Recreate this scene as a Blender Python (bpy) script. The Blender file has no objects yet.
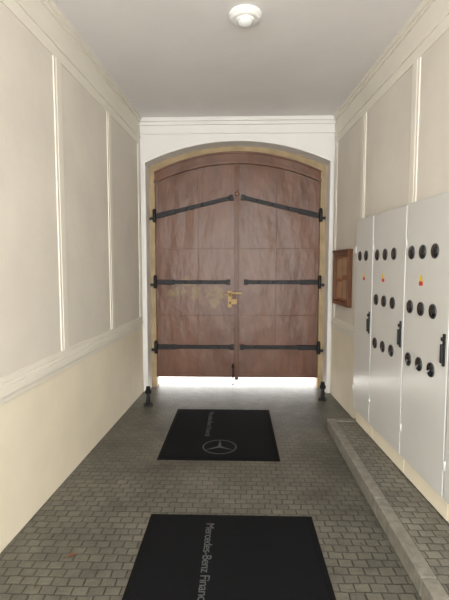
import bpy, bmesh, math, random
from mathutils import Vector, Matrix
random.seed(4)
C=bpy.context.scene.collection
try: bpy.context.scene.view_settings.view_transform='Standard'
except Exception: pass

# ---------------- materials ----------------
def mat(name,col,rough=.6,metal=0,var=.0,vscale=3,bump=0,bscale=20,spec=.5,col2=None):
    m=bpy.data.materials.new(name); m.use_nodes=True
    nt=m.node_tree; b=nt.nodes['Principled BSDF']
    b.inputs['Base Color'].default_value=(*col,1); b.inputs['Roughness'].default_value=rough
    b.inputs['Metallic'].default_value=metal; b.inputs['Specular IOR Level'].default_value=spec
    tc=nt.nodes.new('ShaderNodeTexCoord')
    if var>0 or col2:
        n=nt.nodes.new('ShaderNodeTexNoise'); n.inputs['Scale'].default_value=vscale; n.inputs['Detail'].default_value=6
        nt.links.new(tc.outputs['Object'],n.inputs['Vector'])
        r=nt.nodes.new('ShaderNodeValToRGB'); e=r.color_ramp.elements
        e[0].position=.3; e[1].position=.7
        c2=col2 if col2 else tuple(max(0,c*(1-var)) for c in col)
        e[0].color=(*c2,1); e[1].color=(*col,1)
        nt.links.new(n.outputs['Fac'],r.inputs['Fac']); nt.links.new(r.outputs['Color'],b.inputs['Base Color'])
    if bump>0:
        n2=nt.nodes.new('ShaderNodeTexNoise'); n2.inputs['Scale'].default_value=bscale; n2.inputs['Detail'].default_value=5
        nt.links.new(tc.outputs['Object'],n2.inputs['Vector'])
        bp=nt.nodes.new('ShaderNodeBump'); bp.inputs['Strength'].default_value=bump; bp.inputs['Distance'].default_value=.02
        nt.links.new(n2.outputs['Fac'],bp.inputs['Height']); nt.links.new(bp.outputs['Normal'],b.inputs['Normal'])
    return m
def brickmat(name,c1,c2,mort):
    m=bpy.data.materials.new(name); m.use_nodes=True; nt=m.node_tree; b=nt.nodes['Principled BSDF']
    tc=nt.nodes.new('ShaderNodeTexCoord')
    nz=nt.nodes.new('ShaderNodeTexNoise'); nz.inputs['Scale'].default_value=7
    nt.links.new(tc.outputs['Object'],nz.inputs['Vector'])
    mx=nt.nodes.new('ShaderNodeVectorMath'); mx.operation='MULTIPLY_ADD'; mx.inputs[1].default_value=(.02,.02,0)
    nt.links.new(nz.outputs['Color'],mx.inputs[0]); nt.links.new(tc.outputs['Object'],mx.inputs[2])
    br=nt.nodes.new('ShaderNodeTexBrick'); br.inputs['Scale'].default_value=1
    br.inputs['Brick Width'].default_value=.080; br.inputs['Row Height'].default_value=.060
    br.inputs['Mortar Size'].default_value=.0045; br.inputs['Mortar Smooth'].default_value=.5; br.inputs['Bias'].default_value=0
    br.inputs['Color1'].default_value=(*c1,1); br.inputs['Color2'].default_value=(*c2,1); br.inputs['Mortar'].default_value=(*mort,1)
    nt.links.new(mx.outputs[0],br.inputs['Vector'])
    n=nt.nodes.new('ShaderNodeTexNoise'); n.inputs['Scale'].default_value=2.2; n.inputs['Detail'].default_value=9; n.inputs['Roughness'].default_value=.68
    nt.links.new(tc.outputs['Object'],n.inputs['Vector'])
    mp=nt.nodes.new('ShaderNodeMapRange'); mp.inputs['From Min'].default_value=.3; mp.inputs['From Max'].default_value=.7
    mp.inputs['To Min'].default_value=.5; mp.inputs['To Max'].default_value=1.35
    nt.links.new(n.outputs['Fac'],mp.inputs['Value'])
    ml=nt.nodes.new('ShaderNodeVectorMath'); ml.operation='SCALE'
    nt.links.new(br.outputs['Color'],ml.inputs[0]); nt.links.new(mp.outputs['Result'],ml.inputs['Scale'])
    nt.links.new(ml.outputs[0],b.inputs['Base Color'])
    b.inputs['Roughness'].default_value=.42
    n3=nt.nodes.new('ShaderNodeTexNoise'); n3.inputs['Scale'].default_value=45
    nt.links.new(tc.outputs['Object'],n3.inputs['Vector'])
    s=nt.nodes.new('ShaderNodeMath'); s.operation='MULTIPLY_ADD'; s.inputs[1].default_value=-1
    nt.links.new(br.outputs['Fac'],s.inputs[0])
    k=nt.nodes.new('ShaderNodeMath'); k.operation='MULTIPLY'; k.inputs[1].default_value=.45
    nt.links.new(n3.outputs['Fac'],k.inputs[0]); nt.links.new(k.outputs[0],s.inputs[2])
    bp=nt.nodes.new('ShaderNodeBump'); bp.inputs['Strength'].default_value=.8; bp.inputs['Distance'].default_value=.01
    nt.links.new(s.outputs[0],bp.inputs['Height']); nt.links.new(bp.outputs['Normal'],b.inputs['Normal'])
    return m
M_panel=mat('panel_plaster',(.70,.66,.59),.75,var=.09,vscale=2.2,bump=.2,bscale=6)
M_dado=mat('dado_plaster',(.83,.76,.61),.7,var=.09,vscale=2.5,bump=.2,bscale=6)
M_trim=mat('trim_paint',(.77,.735,.655),.65,var=.05,bump=.08)
M_white=mat('white_plaster',(.78,.77,.745),.6,var=.04,bump=.08,bscale=12)
M_ceil=mat('ceiling_plaster',(.76,.74,.73),.8,var=.07,vscale=1.5,bump=.15,bscale=8)
M_floor=brickmat('paver_setts',(.135,.128,.103),(.100,.096,.078),(.045,.042,.034))
M_walk=brickmat('walk_pavers',(.19,.18,.15),(.14,.132,.11),(.065,.06,.05))
M_curb=mat('curb_granite',(.25,.235,.20),.7,var=.35,vscale=18,bump=.3,bscale=40)
M_tan=mat('ochre_jamb',(.42,.315,.18),.7,var=.3,vscale=6,bump=.2)
M_black=mat('black_iron',(.008,.008,.009),.5,metal=.0,bump=.15,bscale=30,spec=.35)
M_mat=mat('mat_fabric',(.007,.0075,.009),.95,var=.2,vscale=60,bump=.5,bscale=300,spec=.1)
M_matrub=mat('mat_rubber',(.004,.004,.005),.75,spec=.15)
M_logo=mat('mat_print',(.085,.088,.092),.9,var=.3,vscale=90)
M_cab=mat('cabinet_enamel',(.62,.62,.60),.22,var=.04,vscale=2,bump=.04,bscale=3)
M_seal=mat('cabinet_gap',(.06,.06,.06),.7)
M_glass=mat('meter_window',(.012,.012,.014),.12)
M_ring=mat('window_ring',(.05,.05,.05),.4)
M_brass=mat('brass',(.30,.20,.09),.5,metal=.4)
M_wood=mat('varnished_wood',(.17,.065,.028),.35,var=.4,vscale=12)
M_ply=mat('notice_backing',(.34,.13,.06),.5,var=.3,vscale=6)
M_paper=mat('paper',(.42,.27,.16),.8,var=.1)
M_lamp=mat('lamp_enamel',(.85,.85,.84),.3)
M_opal=mat('opal_glass',(.70,.71,.71),.12)
M_yel=mat('warning_yellow',(.75,.55,.03),.5)
M_red=mat('warning_red',(.55,.05,.03),.5)
M_leaf=mat('leaf_brown',(.15,.06,.02),.8,var=.4,vscale=40)
M_out=mat('street_paving',(.75,.74,.72),.8,var=.1)
M_door=bpy.data.materials.new('gate_paint'); M_door.use_nodes=True
nt=M_door.node_tree; b=nt.nodes['Principled BSDF']; tc=nt.nodes.new('ShaderNodeTexCoord')
st=nt.nodes.new('ShaderNodeVectorMath'); st.operation='MULTIPLY'; st.inputs[1].default_value=(1.4,1,.7)
nt.links.new(tc.outputs['Object'],st.inputs[0])
n=nt.nodes.new('ShaderNodeTexNoise'); n.inputs['Scale'].default_value=2.6; n.inputs['Detail'].default_value=10; n.inputs['Roughness'].default_value=.66
nt.links.new(st.outputs[0],n.inputs['Vector'])
r=nt.nodes.new('ShaderNodeValToRGB'); r.color_ramp.elements[0].position=.3; r.color_ramp.elements[1].position=.72
r.color_ramp.elements[0].color=(.098,.041,.022,1); r.color_ramp.elements[1].color=(.178,.078,.044,1)
nt.links.new(n.outputs['Fac'],r.inputs['Fac'])
sp=nt.nodes.new('ShaderNodeVectorMath'); sp.operation='SUBTRACT'; sp.inputs[1].default_value=(-.45,5.65,1.27)
nt.links.new(tc.outputs['Object'],sp.inputs[0])
sc=nt.nodes.new('ShaderNodeVectorMath'); sc.operation='MULTIPLY'; sc.inputs[1].default_value=(2.2,0,5.0)
nt.links.new(sp.outputs[0],sc.inputs[0])
ln=nt.nodes.new('ShaderNodeVectorMath'); ln.operation='LENGTH'; nt.links.new(sc.outputs[0],ln.inputs[0])
n4=nt.nodes.new('ShaderNodeTexNoise'); n4.inputs['Scale'].default_value=7; n4.inputs['Detail'].default_value=7
nt.links.new(tc.outputs['Object'],n4.inputs['Vector'])
a=nt.nodes.new('ShaderNodeMath'); a.operation='MULTIPLY_ADD'; a.inputs[1].default_value=4.2
nt.links.new(n4.outputs['Fac'],a.inputs[0]); nt.links.new(ln.outputs['Value'],a.inputs[2])
mr=nt.nodes.new('ShaderNodeMapRange'); mr.inputs['From Min'].default_value=2.4; mr.inputs['From Max'].default_value=2.75
mr.inputs['To Min'].default_value=.7; mr.inputs['To Max'].default_value=0
nt.links.new(a.outputs[0],mr.inputs['Value'])
mx=nt.nodes.new('ShaderNodeMixRGB'); mx.inputs['Color2'].default_value=(.21,.14,.05,1)
nt.links.new(mr.outputs['Result'],mx.inputs['Fac']); nt.links.new(r.outputs['Color'],mx.inputs['Color1'])
nt.links.new(mx.outputs['Color'],b.inputs['Base Color']); b.inputs['Roughness'].default_value=.38
n5=nt.nodes.new('ShaderNodeTexNoise'); n5.inputs['Scale'].default_value=3.0; n5.inputs['Detail'].default_value=3
nt.links.new(st.outputs[0],n5.inputs['Vector'])
bp=nt.nodes.new('ShaderNodeBump'); bp.inputs['Strength'].default_value=.38; bp.inputs['Distance'].default_value=.05
nt.links.new(n5.outputs['Fac'],bp.inputs['Height']); nt.links.new(bp.outputs['Normal'],b.inputs['Normal'])

# ---------------- mesh helpers ----------------
class MB:
    def __init__(s): s.bm=bmesh.new(); s.mats=[]
    def mi(s,m):
        if m not in s.mats: s.mats.append(m)
        return s.mats.index(m)
    def hexa(s,p,m):
        v=[s.bm.verts.new(q) for q in p]; i=s.mi(m)
        for f in ((3,2,1,0),(4,5,6,7),(0,1,5,4),(1,2,6,5),(2,3,7,6),(3,0,4,7)):
            s.bm.faces.new([v[k] for k in f]).material_index=i
    def box(s,x0,x1,y0,y1,z0,z1,m):
        s.hexa([(x0,y0,z0),(x1,y0,z0),(x1,y1,z0),(x0,y1,z0),(x0,y0,z1),(x1,y0,z1),(x1,y1,z1),(x0,y1,z1)],m)
    def prim(s,fn,M,m,smooth=False,**k):
        before=set(s.bm.faces)
        fn(s.bm,matrix=M,**k)
        i=s.mi(m)
        for f in s.bm.faces:
            if f not in before: f.material_index=i; f.smooth=smooth
    def cyl(s,c,axis,r,h,m,seg=24,r2=None,smooth=True):
        q=Vector((0,0,1)).rotation_difference(Vector(axis).normalized())
        s.prim(bmesh.ops.create_cone,Matrix.Translation(c)@q.to_matrix().to_4x4(),m,smooth,cap_ends=True,segments=seg,radius1=r,radius2=r if r2 is None else r2,depth=h)
    def sph(s,c,r,m,sc=(1,1,1)):
        s.prim(bmesh.ops.create_uvsphere,Matrix.Translation(c)@Matrix.Diagonal((*sc,1)),m,True,u_segments=24,v_segments=14,radius=r)
    def obj(s,name,parent=None,bevel=0,autosm=False):
        bmesh.ops.recalc_face_normals(s.bm,faces=s.bm.faces[:])
        me=bpy.data.meshes.new(name); s.bm.to_mesh(me); s.bm.free()
        for m in s.mats: me.materials.append(m)
        o=bpy.data.objects.new(name,me); C.objects.link(o)
        if parent: o.parent=parent
        if bevel:
            bv=o.modifiers.new('bevel','BEVEL'); bv.width=bevel; bv.segments=2; bv.limit_method='ANGLE'
        return o
def empty(name):
    o=bpy.data.objects.new(name,None); C.objects.link(o); return o

YB=5.40; Y0=-1.6; H=3.39
XLB,XRB=-1.19,1.18
XL=lambda y:XLB-.041*(YB-y)
XR=lambda y:XRB+.048*(YB-y)
def wallbox(mb,side,y0,y1,z0,z1,d0,d1,m):
    f=XL if side=='L' else XR; s=1 if side=='L' else -1
    mb.hexa([(f(y0)+s*d0,y0,z0),(f(y0)+s*d1,y0,z0),(f(y1)+s*d1,y1,z0),(f(y1)+s*d0,y1,z0),
             (f(y0)+s*d0,y0,z1),(f(y0)+s*d1,y0,z1),(f(y1)+s*d1,y1,z1),(f(y1)+s*d0,y1,z1)],m)

# ---------------- shell ----------------
for side,nm in (('L','wall_left'),('R','wall_right')):
    mb=MB(); wallbox(mb,side,Y0,YB,0,.86,-.2,0,M_dado); wallbox(mb,side,Y0,YB,.86,H,-.2,0,M_panel); mb.obj(nm)
mb=MB(); mb.box(-2.1,2.1,Y0,5.78,-.15,0,M_floor); mb.obj('floor')
mb=MB(); mb.box(-2.1,2.1,Y0,YB,H,H+.15,M_ceil); mb.obj('ceiling')
mb=MB(); mb.box(-6,6,5.78,14,-.16,-.005,M_out); mb.obj('street_pavement')

def arcz(x,hw,zs,rise):
    R=(hw*hw+rise*rise)/(2*rise); return zs+rise-R+math.sqrt(max(0,R*R-x*x))
def arch_ring(mb,ho,zo,ro,hi,zi,ri,y0,y1,m,zb=0,legs=True,N=32):
    def outline(h,z,r):
        pts=[(-h,zb)] if legs else []
        pts+=[(-h+2*h*i/N,arcz(-h+2*h*i/N,h,z,r)) for i in range(N+1)]
        if legs: pts+=[(h,zb)]
        return pts
    A=outline(ho,zo,ro); B=outline(hi,zi,ri)
    i_=mb.mi(m); V=[]
    for (a,b_) in zip(A,B):
        V.append([mb.bm.verts.new((a[0],y0,a[1])),mb.bm.verts.new((b_[0],y0,b_[1])),mb.bm.verts.new((b_[0],y1,b_[1])),mb.bm.verts.new((a[0],y1,a[1]))])
    for p,q in zip(V,V[1:]):
        for k in range(4):
            mb.bm.faces.new([p[k],p[(k+1)%4],q[(k+1)%4],q[k]]).material_index=i_
    mb.bm.faces.new(V[0]).material_index=i_; mb.bm.faces.new(V[-1]).material_index=i_
OW,OZ,OR=1.125,2.86,.25
mb=MB()
mb.box(-2.1,-OW,YB,5.62,0,H+.15,M_white); mb.box(OW,2.1,YB,5.62,0,H+.15,M_white)
N=32
for i in range(N):
    xa=-OW+2*OW*i/N; xb=-OW+2*OW*(i+1)/N
    za,zb_=arcz(xa,OW,OZ,OR),arcz(xb,OW,OZ,OR)
    mb.hexa([(xa,YB,za),(xb,YB,zb_),(xb,5.62,zb_),(xa,5.62,za),(xa,YB,H+.15),(xb,YB,H+.15),(xb,5.62,H+.15),(xa,5.62,H+.15)],M_white)
mb.obj('wall_back')
mb=MB(); arch_ring(mb,OW+.04,OZ+.02,OR+.03,OW,OZ,OR,YB-.022,YB,M_white,zb=0)
mb.box(XLB,XRB,YB-.05,YB,H-.045,H,M_white); mb.box(XLB,XRB,YB-.03,YB,H-.085,H-.045,M_white)
mb.box(XLB,XRB,YB-.018,YB,H-.19,H-.172,M_white)
mb.obj('trim_1',bevel=.004)
mb=MB(); arch_ring(mb,OW+.06,OZ+.03,OR+.03,1.06,2.80,.24,5.62,5.76,M_tan); mb.obj('trim_2')

k=3
for side in 'LR':
    mb=MB()
    e=-.06
    wallbox(mb,side,Y0,YB+e,.87,.92,0,.022,M_trim); wallbox(mb,side,Y0,YB+e,.92,.945,0,.013,M_trim)
    wallbox(mb,side,Y0,YB+e,.83,.87,0,.010,M_trim)
    wallbox(mb,side,Y0,YB+e,.945,.98,0,.006,M_trim)
    wallbox(mb,side,Y0,YB+e,3.06,3.14,0,.009,M_trim)
    wallbox(mb,side,Y0,YB+e,3.14,3.165,0,.022,M_trim)
    wallbox(mb,side,Y0,YB+e,3.165,3.32,0,.010,M_trim)
    wallbox(mb,side,Y0,YB+e,3.32,3.35,0,.022,M_trim)
    wallbox(mb,side,Y0,YB+e,3.35,3.39,0,.036,M_trim)
    off=0 if side=='L' else .10
    for yc in (-1.1,-.03,1.02,2.08,3.15,4.24,5.30):
        w=.058 if yc<5 else .035
        if yc<5: yc+=off
        wallbox(mb,side,yc-w,yc+w,.98,3.06,0,.009,M_trim)
        wallbox(mb,side,yc-w+.03,yc+w-.03,.98,3.06,.009,.013,M_trim)
    mb.obj('trim_%d'%k,bevel=.0045); k+=1

# ---------------- gate ----------------
gate=empty('door_1')
DW=1.055
def leaf(sgn,name):
    mb=MB(); i_=mb.mi(M_door); N=16; y0,y1=5.65,5.71; V=[]
    xs=[.006+(DW-.006)*i/N for i in range(N+1)]
    for x in xs:
        zt=arcz(x,DW,2.66,.24); 
        V.append([mb.bm.verts.new((sgn*x,y0,.13)),mb.bm.verts.new((sgn*x,y0,zt)),mb.bm.verts.new((sgn*x,y1,zt)),mb.bm.verts.new((sgn*x,y1,.13))])
    for p,q in zip(V,V[1:]):
        for t in range(4): mb.bm.faces.new([p[t],p[(t+1)%4],q[(t+1)%4],q[t]]).material_index=i_
    mb.bm.faces.new(V[0]); mb.bm.faces.new(V[-1])
    def bx(a,b,z0,z1,d,m=M_door):
        a,b=sorted((sgn*a,sgn*b)); mb.box(a,b,y0-d,y0,z0,z1,m)
    bx(.50,.508,.17,2.78,.005); bx(.04,DW-.01,.95,.957,.005); bx(.04,DW-.01,1.82,1.827,.005)
    bx(.03,DW,.13,.17,.012); bx(DW-.04,DW,.17,2.66,.008)
    mb.obj(name,gate,bevel=.002)
leaf(-1,'leaf_left'); leaf(1,'leaf_right')
mb=MB(); arch_ring(mb,1.066,2.80,.25,1.066,2.66,.24,5.63,5.72,M_door,legs=False); 
arch_ring(mb,1.066,2.70,.24,1.066,2.655,.24,5.60,5.63,M_door,legs=False)
arch_ring(mb,1.066,2.80,.25,1.066,2.78,.245,5.61,5.63,M_door,legs=False); mb.obj('arched_head',gate,bevel=.003)
mb=MB(); mb.box(-.028,.022,5.615,5.65,.10,2.93,M_door); mb.box(-.012,.006,5.605,5.615,.10,2.93,M_door)
mb.sph((-.003,5.61,2.52),.03,M_door,(1,.5,1)); mb.obj('astragal',gate,bevel=.004)
mb=MB()
def bar(x0,z0,x1,z1,w,yf,yb,m):
    d=Vector((x1-x0,0,z1-z0)).normalized(); n=Vector((-d.z,0,d.x))*w/2
    p=[(x0-n.x,z0-n.z),(x1-n.x,z1-n.z),(x1+n.x,z1+n.z),(x0+n.x,z0+n.z)]
    mb.hexa([(p[0][0],yf,p[0][1]),(p[1][0],yf,p[1][1]),(p[1][0],yb,p[1][1]),(p[0][0],yb,p[0][1]),
             (p[3][0],yf,p[3][1]),(p[2][0],yf,p[2][1]),(p[2][0],yb,p[2][1]),(p[3][0],yb,p[3][1])],m)
for s in (-1,1):
    for (xa,za,xb,zb2) in ((1.05,2.24,.05,2.48),(1.05,1.39,.09,1.39),(1.05,.535,.04,.535)):
        bar(s*xa,za,s*xb,zb2,.05,5.625,5.65,M_black)
        bar(s*xa,za,s*(xa*.75+xb*.25),za*.75+zb2*.25,.062,5.615,5.65,M_black)
        bar(s*(xb+.05),zb2-(.011 if za>2 else 0),s*xb,zb2,.07,5.618,5.65,M_black)
        for t in (.08,.2,.4,.6,.8,.95):
            mb.sph((s*(xa+(xb-xa)*t),5.622,za+(zb2-za)*t),.012,M_black,(1,.6,1))
        mb.cyl((s*1.062,5.595,za-.01),(0,0,1),.022,.14,M_black)
        mb.sph((s*1.062,5.595,za+.07),.022,M_black)
        bx0,bx1=sorted((s*1.05,s*1.122)); mb.box(bx0,bx1,5.582,5.605,za-.05,za-.015,M_black)
mb.obj('strap_hinges',gate,bevel=.003)
mb=MB()
mb.box(-.120,-.065,5.636,5.65,1.06,1.28,M_brass); mb.cyl((-.09,5.62,1.23),(0,1,0),.015,.05,M_brass)
mb.box(-.165,-.08,5.59,5.602,1.218,1.238,M_brass); mb.sph((-.09,5.60,1.23),.019,M_brass)
mb.cyl((-.09,5.634,1.12),(0,1,0),.012,.01,M_black)
# hasp and padlock
mb.box(-.065,.07,5.596,5.604,1.235,1.262,M_brass); mb.cyl((-.025,5.590,1.248),(0,1,0),.012,.02,M_brass)
mb.box(-.068,.0,5.575,5.600,1.105,1.175,M_brass)
for a in range(13):
    t0=math.pi*a/12; mb.sph((-.034+.022*math.cos(t0),5.587,1.19+.052*math.sin(t0)),.006,M_brass)
mb.obj('lock',gate,bevel=.002)
mb=MB(); mb.cyl((-.05,5.63,.17),(0,0,1),.009,.28,M_black); mb.box(-.07,-.03,5.63,5.65,.26,.28,M_black); mb.obj('drop_bolt',gate)

# ---------------- gate stops ----------------
def stop(x,y,s):
    mb=MB()
    mb.box(-.05,.05,-.05,.05,0,.015,M_black); mb.cyl((0,0,.08),(0,0,1),.028,.14,M_black,r2=.018)
    mb.cyl((0,0,.155),(1,0,0),.02,.07,M_black); mb.hexa([(-.03,-.03,.14),(.03,-.03,.14),(.03,.02,.14),(-.03,.02,.14),(-.022,-.045,.215),(.022,-.045,.215),(.022,-.005,.225),(-.022,-.005,.225)],M_black)
    o=mb.obj('gate_stop',bevel=.003); o.location=(x,y,0); o.rotation_euler[2]=s
stop(-1.02,4.86,.3); stop(1.03,5.12,-.3)

# ---------------- mats ----------------
def doormat(cx,cy,w,l):
    e=empty('entrance_mat'); e.location=(cx,cy,0)
    mb=MB(); mb.box(-w/2,w/2,-l/2,l/2,0,.005,M_matrub); mb.obj('rubber_border',e,bevel=.002)
    mb=MB(); mb.box(-w/2+.03,w/2-.03,-l/2+.03,l/2-.03,.005,.010,M_mat); mb.obj('pile',e,bevel=.002)
    cu=bpy.data.curves.new('print_text','FONT'); cu.body='Mercedes-Benz Financial'; cu.size=.072; cu.extrude=.0004; cu.space_character=.92
    t=bpy.data.objects.new('tmp',cu); C.objects.link(t); bpy.context.view_layer.update()
    me=bpy.data.meshes.new_from_object(t.evaluated_get(bpy.context.evaluated_depsgraph_get())); bpy.data.objects.remove(t)
    L=max(v.co.x for v in me.vertices)
    for v in me.vertices: v.co.x*=.68/L
    o=bpy.data.objects.new('printed_lettering',me); me.materials.clear(); me.materials.append(M_logo); C.objects.link(o); o.parent=e
    o.location=(-w/2+.345+.02,l/2-.10,.0108); o.rotation_euler[2]=-math.pi/2
    mb=MB(); R=.15; z0,z1=.0100,.0108; S=48; cyy=-.38; i_=mb.mi(M_logo)
    for q in range(S):
        a0=2*math.pi*q/S; a1=2*math.pi*(q+1)/S
        P=lambda r,a,z:(r*math.cos(a),cyy+r*math.sin(a),z)
        mb.hexa([P(R-.011,a0,z0),P(R,a0,z0),P(R,a1,z0),P(R-.011,a1,z0),P(R-.011,a0,z1),P(R,a0,z1),P(R,a1,z1),P(R-.011,a1,z1)],M_logo)
    for q in range(3):
        a0=math.pi/2+2*math.pi*q/3; w2=.018
        tip=(R*math.cos(a0),cyy+R*math.sin(a0)); l_=(w2*math.cos(a0+1.05),cyy+w2*math.sin(a0+1.05)); r_=(w2*math.cos(a0-1.05),cyy+w2*math.sin(a0-1.05))
        v=[mb.bm.verts.new((*p,z1)) for p in ((0,cyy),r_,tip,l_)]
        mb.bm.faces.new(v).material_index=i_
    mb.obj('printed_emblem',e)
doormat(-.15,4.085,1.02,1.27); doormat(-.035,2.03,1.03,1.27)

# ---------------- raised walk ----------------
mb=MB()
ye=4.20
XW=lambda y:XR(y)-.002
def skew(x0,x1fn,y0,y1,z0,z1,m):
    mb.hexa([(x0,y0,z0),(x1fn(y0),y0,z0),(x1fn(y1),y1,z0),(x0,y1,z0),(x0,y0,z1),(x1fn(y0),y0,z1),(x1fn(y1),y1,z1),(x0,y1,z1)],m)
skew(.97,XW,Y0,ye-.08,0,.098,M_walk)
y=Y0
while y<ye-.01:
    y2=min(y+.72,ye); mb.box(.89,.968,y+.002,y2-.002,0,.104,M_curb); y=y2
mb.box(.968,XW(ye),ye-.078,ye,0,.104,M_curb)
mb.obj('raised_walkway',bevel=.006)

# ---------------- electrical cabinets ----------------
def XC(y): return 1.20-.05*(y-2.45)
ang=math.atan(.05)
def cabinet(yf,w,cols,rows):
    e=empty('electrical_cabinet'); e.location=(XC(yf),yf,0); e.rotation_euler[2]=ang
    D=.12; g=.007
    mb=MB(); mb.box(.02,D,-w+.002,-.002,.24,2.03,M_cab); mb.box(.035,D,-w+.002,-.002,.105,.24,M_dado)
    mb.box(.012,.022,-w+.004,-.004,.248,2.022,M_seal)
    mb.obj('carcass',e,bevel=.003)
    mb=MB(); mb.box(0,.012,-w+g,-g,.25,2.018,M_cab); mb.obj('door_panel',e,bevel=.003)
    mb=MB()
    for z in rows:
        for c in cols:
            mb.cyl((-.002,-c,z),(1,0,0),.046,.006,M_ring,32); mb.cyl((-.0045,-c,z),(1,0,0),.040,.006,M_glass,32)
    mb.obj('meter_windows',e)
    mb=MB(); hy=-w+.04
    mb.box(-.008,0,hy-.013,hy+.013,1.02,1.21,M_black); mb.box(-.024,-.008,hy-.009,hy+.009,1.04,1.15,M_black); mb.cyl((-.012,hy,1.18),(1,0,0),.012,.018,M_black)
    mb.obj('swing_handle',e,bevel=.003)
    mb=MB(); c=.235
    mb.box(-.002,0,-c-.024,-c+.024,1.475,1.50,M_red)
    v=[mb.bm.verts.new(p) for p in ((-.003,-c-.028,1.502),(-.003,-c+.028,1.502),(-.003,-c,1.552))]; mb.bm.faces.new(v).material_index=mb.mi(M_yel)
    mb.obj('warning_label',e)
    for zz in (.45,1.75):
        mb=MB(); mb.cyl((-.004,-.012,zz),(0,0,1),.006,.06,M_cab); mb.obj('hinge',e)
cols=(.09,.245,.40); rows=(1.69,1.325,.965)
cabinet(4.12,.437,(.12,.28),(1.69,)); cabinet(3.68,.627,(.10,.265,.43),rows); cabinet(3.05,.587,cols,rows); cabinet(2.46,.587,cols,rows)

# ---------------- notice box ----------------
e=empty('notice_board'); e.location=(XR(4.90)-.002,4.90,0); e.rotation_euler[2]=math.atan(.048)
mb=MB(); hw=.29; z0,z1=1.16,1.76
mb.box(-.05,0,-hw,-hw+.045,z0,z1,M_wood); mb.box(-.05,0,hw-.045,hw,z0,z1,M_wood)
mb.box(-.05,0,-hw+.045,hw-.045,z0,z0+.045,M_wood); mb.box(-.05,0,-hw+.045,hw-.045,z1-.045,z1,M_wood); mb.box(-.06,0,-hw-.01,hw+.01,z1,z1+.02,M_wood)
mb.obj('frame',e,bevel=.004)
mb=MB(); mb.box(-.02,0,-hw+.045,hw-.045,z0+.045,z1-.045,M_ply); mb.obj('backing',e)
mb=MB(); 
for (a,b_,c,d) in ((-.2,-.02,1.5,1.7),(.02,.2,1.46,1.68),(-.18,-.03,1.24,1.45),(.04,.19,1.24,1.42)): mb.box(-.022,-.02,a,b_,c,d,M_paper)
mb.obj('notices',e)

# ---------------- ceiling lamp ----------------
mb=MB(); c=(.055,3.24)
mb.cyl((*c,H-.012),(0,0,1),.118,.024,M_lamp,48); mb.cyl((*c,H-.032),(0,0,1),.09,.016,M_lamp,48,r2=.112)
mb.cyl((*c,H-.045),(0,0,1),.060,.012,M_lamp,40,r2=.066)
mb.prim(bmesh.ops.create_uvsphere,Matrix.Translation((*c,H-.05))@Matrix.Diagonal((1,1,.65,1)),M_opal,True,u_segments=32,v_segments=16,radius=.055)
mb.obj('ceiling_lamp',bevel=.003)

# ---------------- leaf ----------------
def dleaf(x,y,s,r):
    mb=MB(); i_=mb.mi(M_leaf); pts=[(-.5,0),(-.25,.18),(.05,.26),(.3,.17),(.55,0),(.3,-.17),(.05,-.26),(-.25,-.18)]
    vs=[mb.bm.verts.new((p[0]*s,p[1]*s,.004+abs(p[1])*s*.35)) for p in pts]; c=mb.bm.verts.new((0,0,.004))
    for q in range(8): mb.bm.faces.new([vs[q],vs[(q+1)%8],c]).material_index=i_
    mb.cyl((-.62*s,0,.004),(1,0,0),.0015,.3*s,M_leaf,6)
    o=mb.obj('dry_leaf'); o.location=(x,y,0); o.rotation_euler[2]=r
dleaf(-.91,2.25,.06,.5); dleaf(-1.0,2.02,.02,1.2); dleaf(.72,2.4,.018,2)

# ---------------- light ----------------
w=bpy.data.worlds.new('sky'); bpy.context.scene.world=w; w.use_nodes=True
bg=w.node_tree.nodes['Background']; bg.inputs['Color'].default_value=(1,.985,.95,1); bg.inputs['Strength'].default_value=5.6
sd=bpy.data.lights.new('sun','SUN'); sd.energy=5; sd.angle=.02; so=bpy.data.objects.new('sun',sd); C.objects.link(so); so.rotation_euler=(math.radians(-35),0,.3); so.location=(0,9,8)
ld=bpy.data.lights.new('daylight_entry','AREA'); ld.shape='RECTANGLE'; ld.size=2.6; ld.size_y=3.2; ld.energy=112
ld.color=(1,.985,.95)
lo=bpy.data.objects.new('daylight_entry',ld); C.objects.link(lo); lo.location=(0,Y0+.05,1.75); lo.rotation_euler=(math.radians(90),0,0)

# ---------------- camera ----------------
cd=bpy.data.cameras.new('camera'); cam=bpy.data.objects.new('camera',cd); C.objects.link(cam)
cd.sensor_fit='VERTICAL'; cd.sensor_height=36; cd.lens=25.98; cd.clip_start=.02
cam.location=(0,0,1.6); cam.rotation_euler=(math.radians(90-4.49),0,math.radians(1.65))
bpy.context.scene.camera=cam
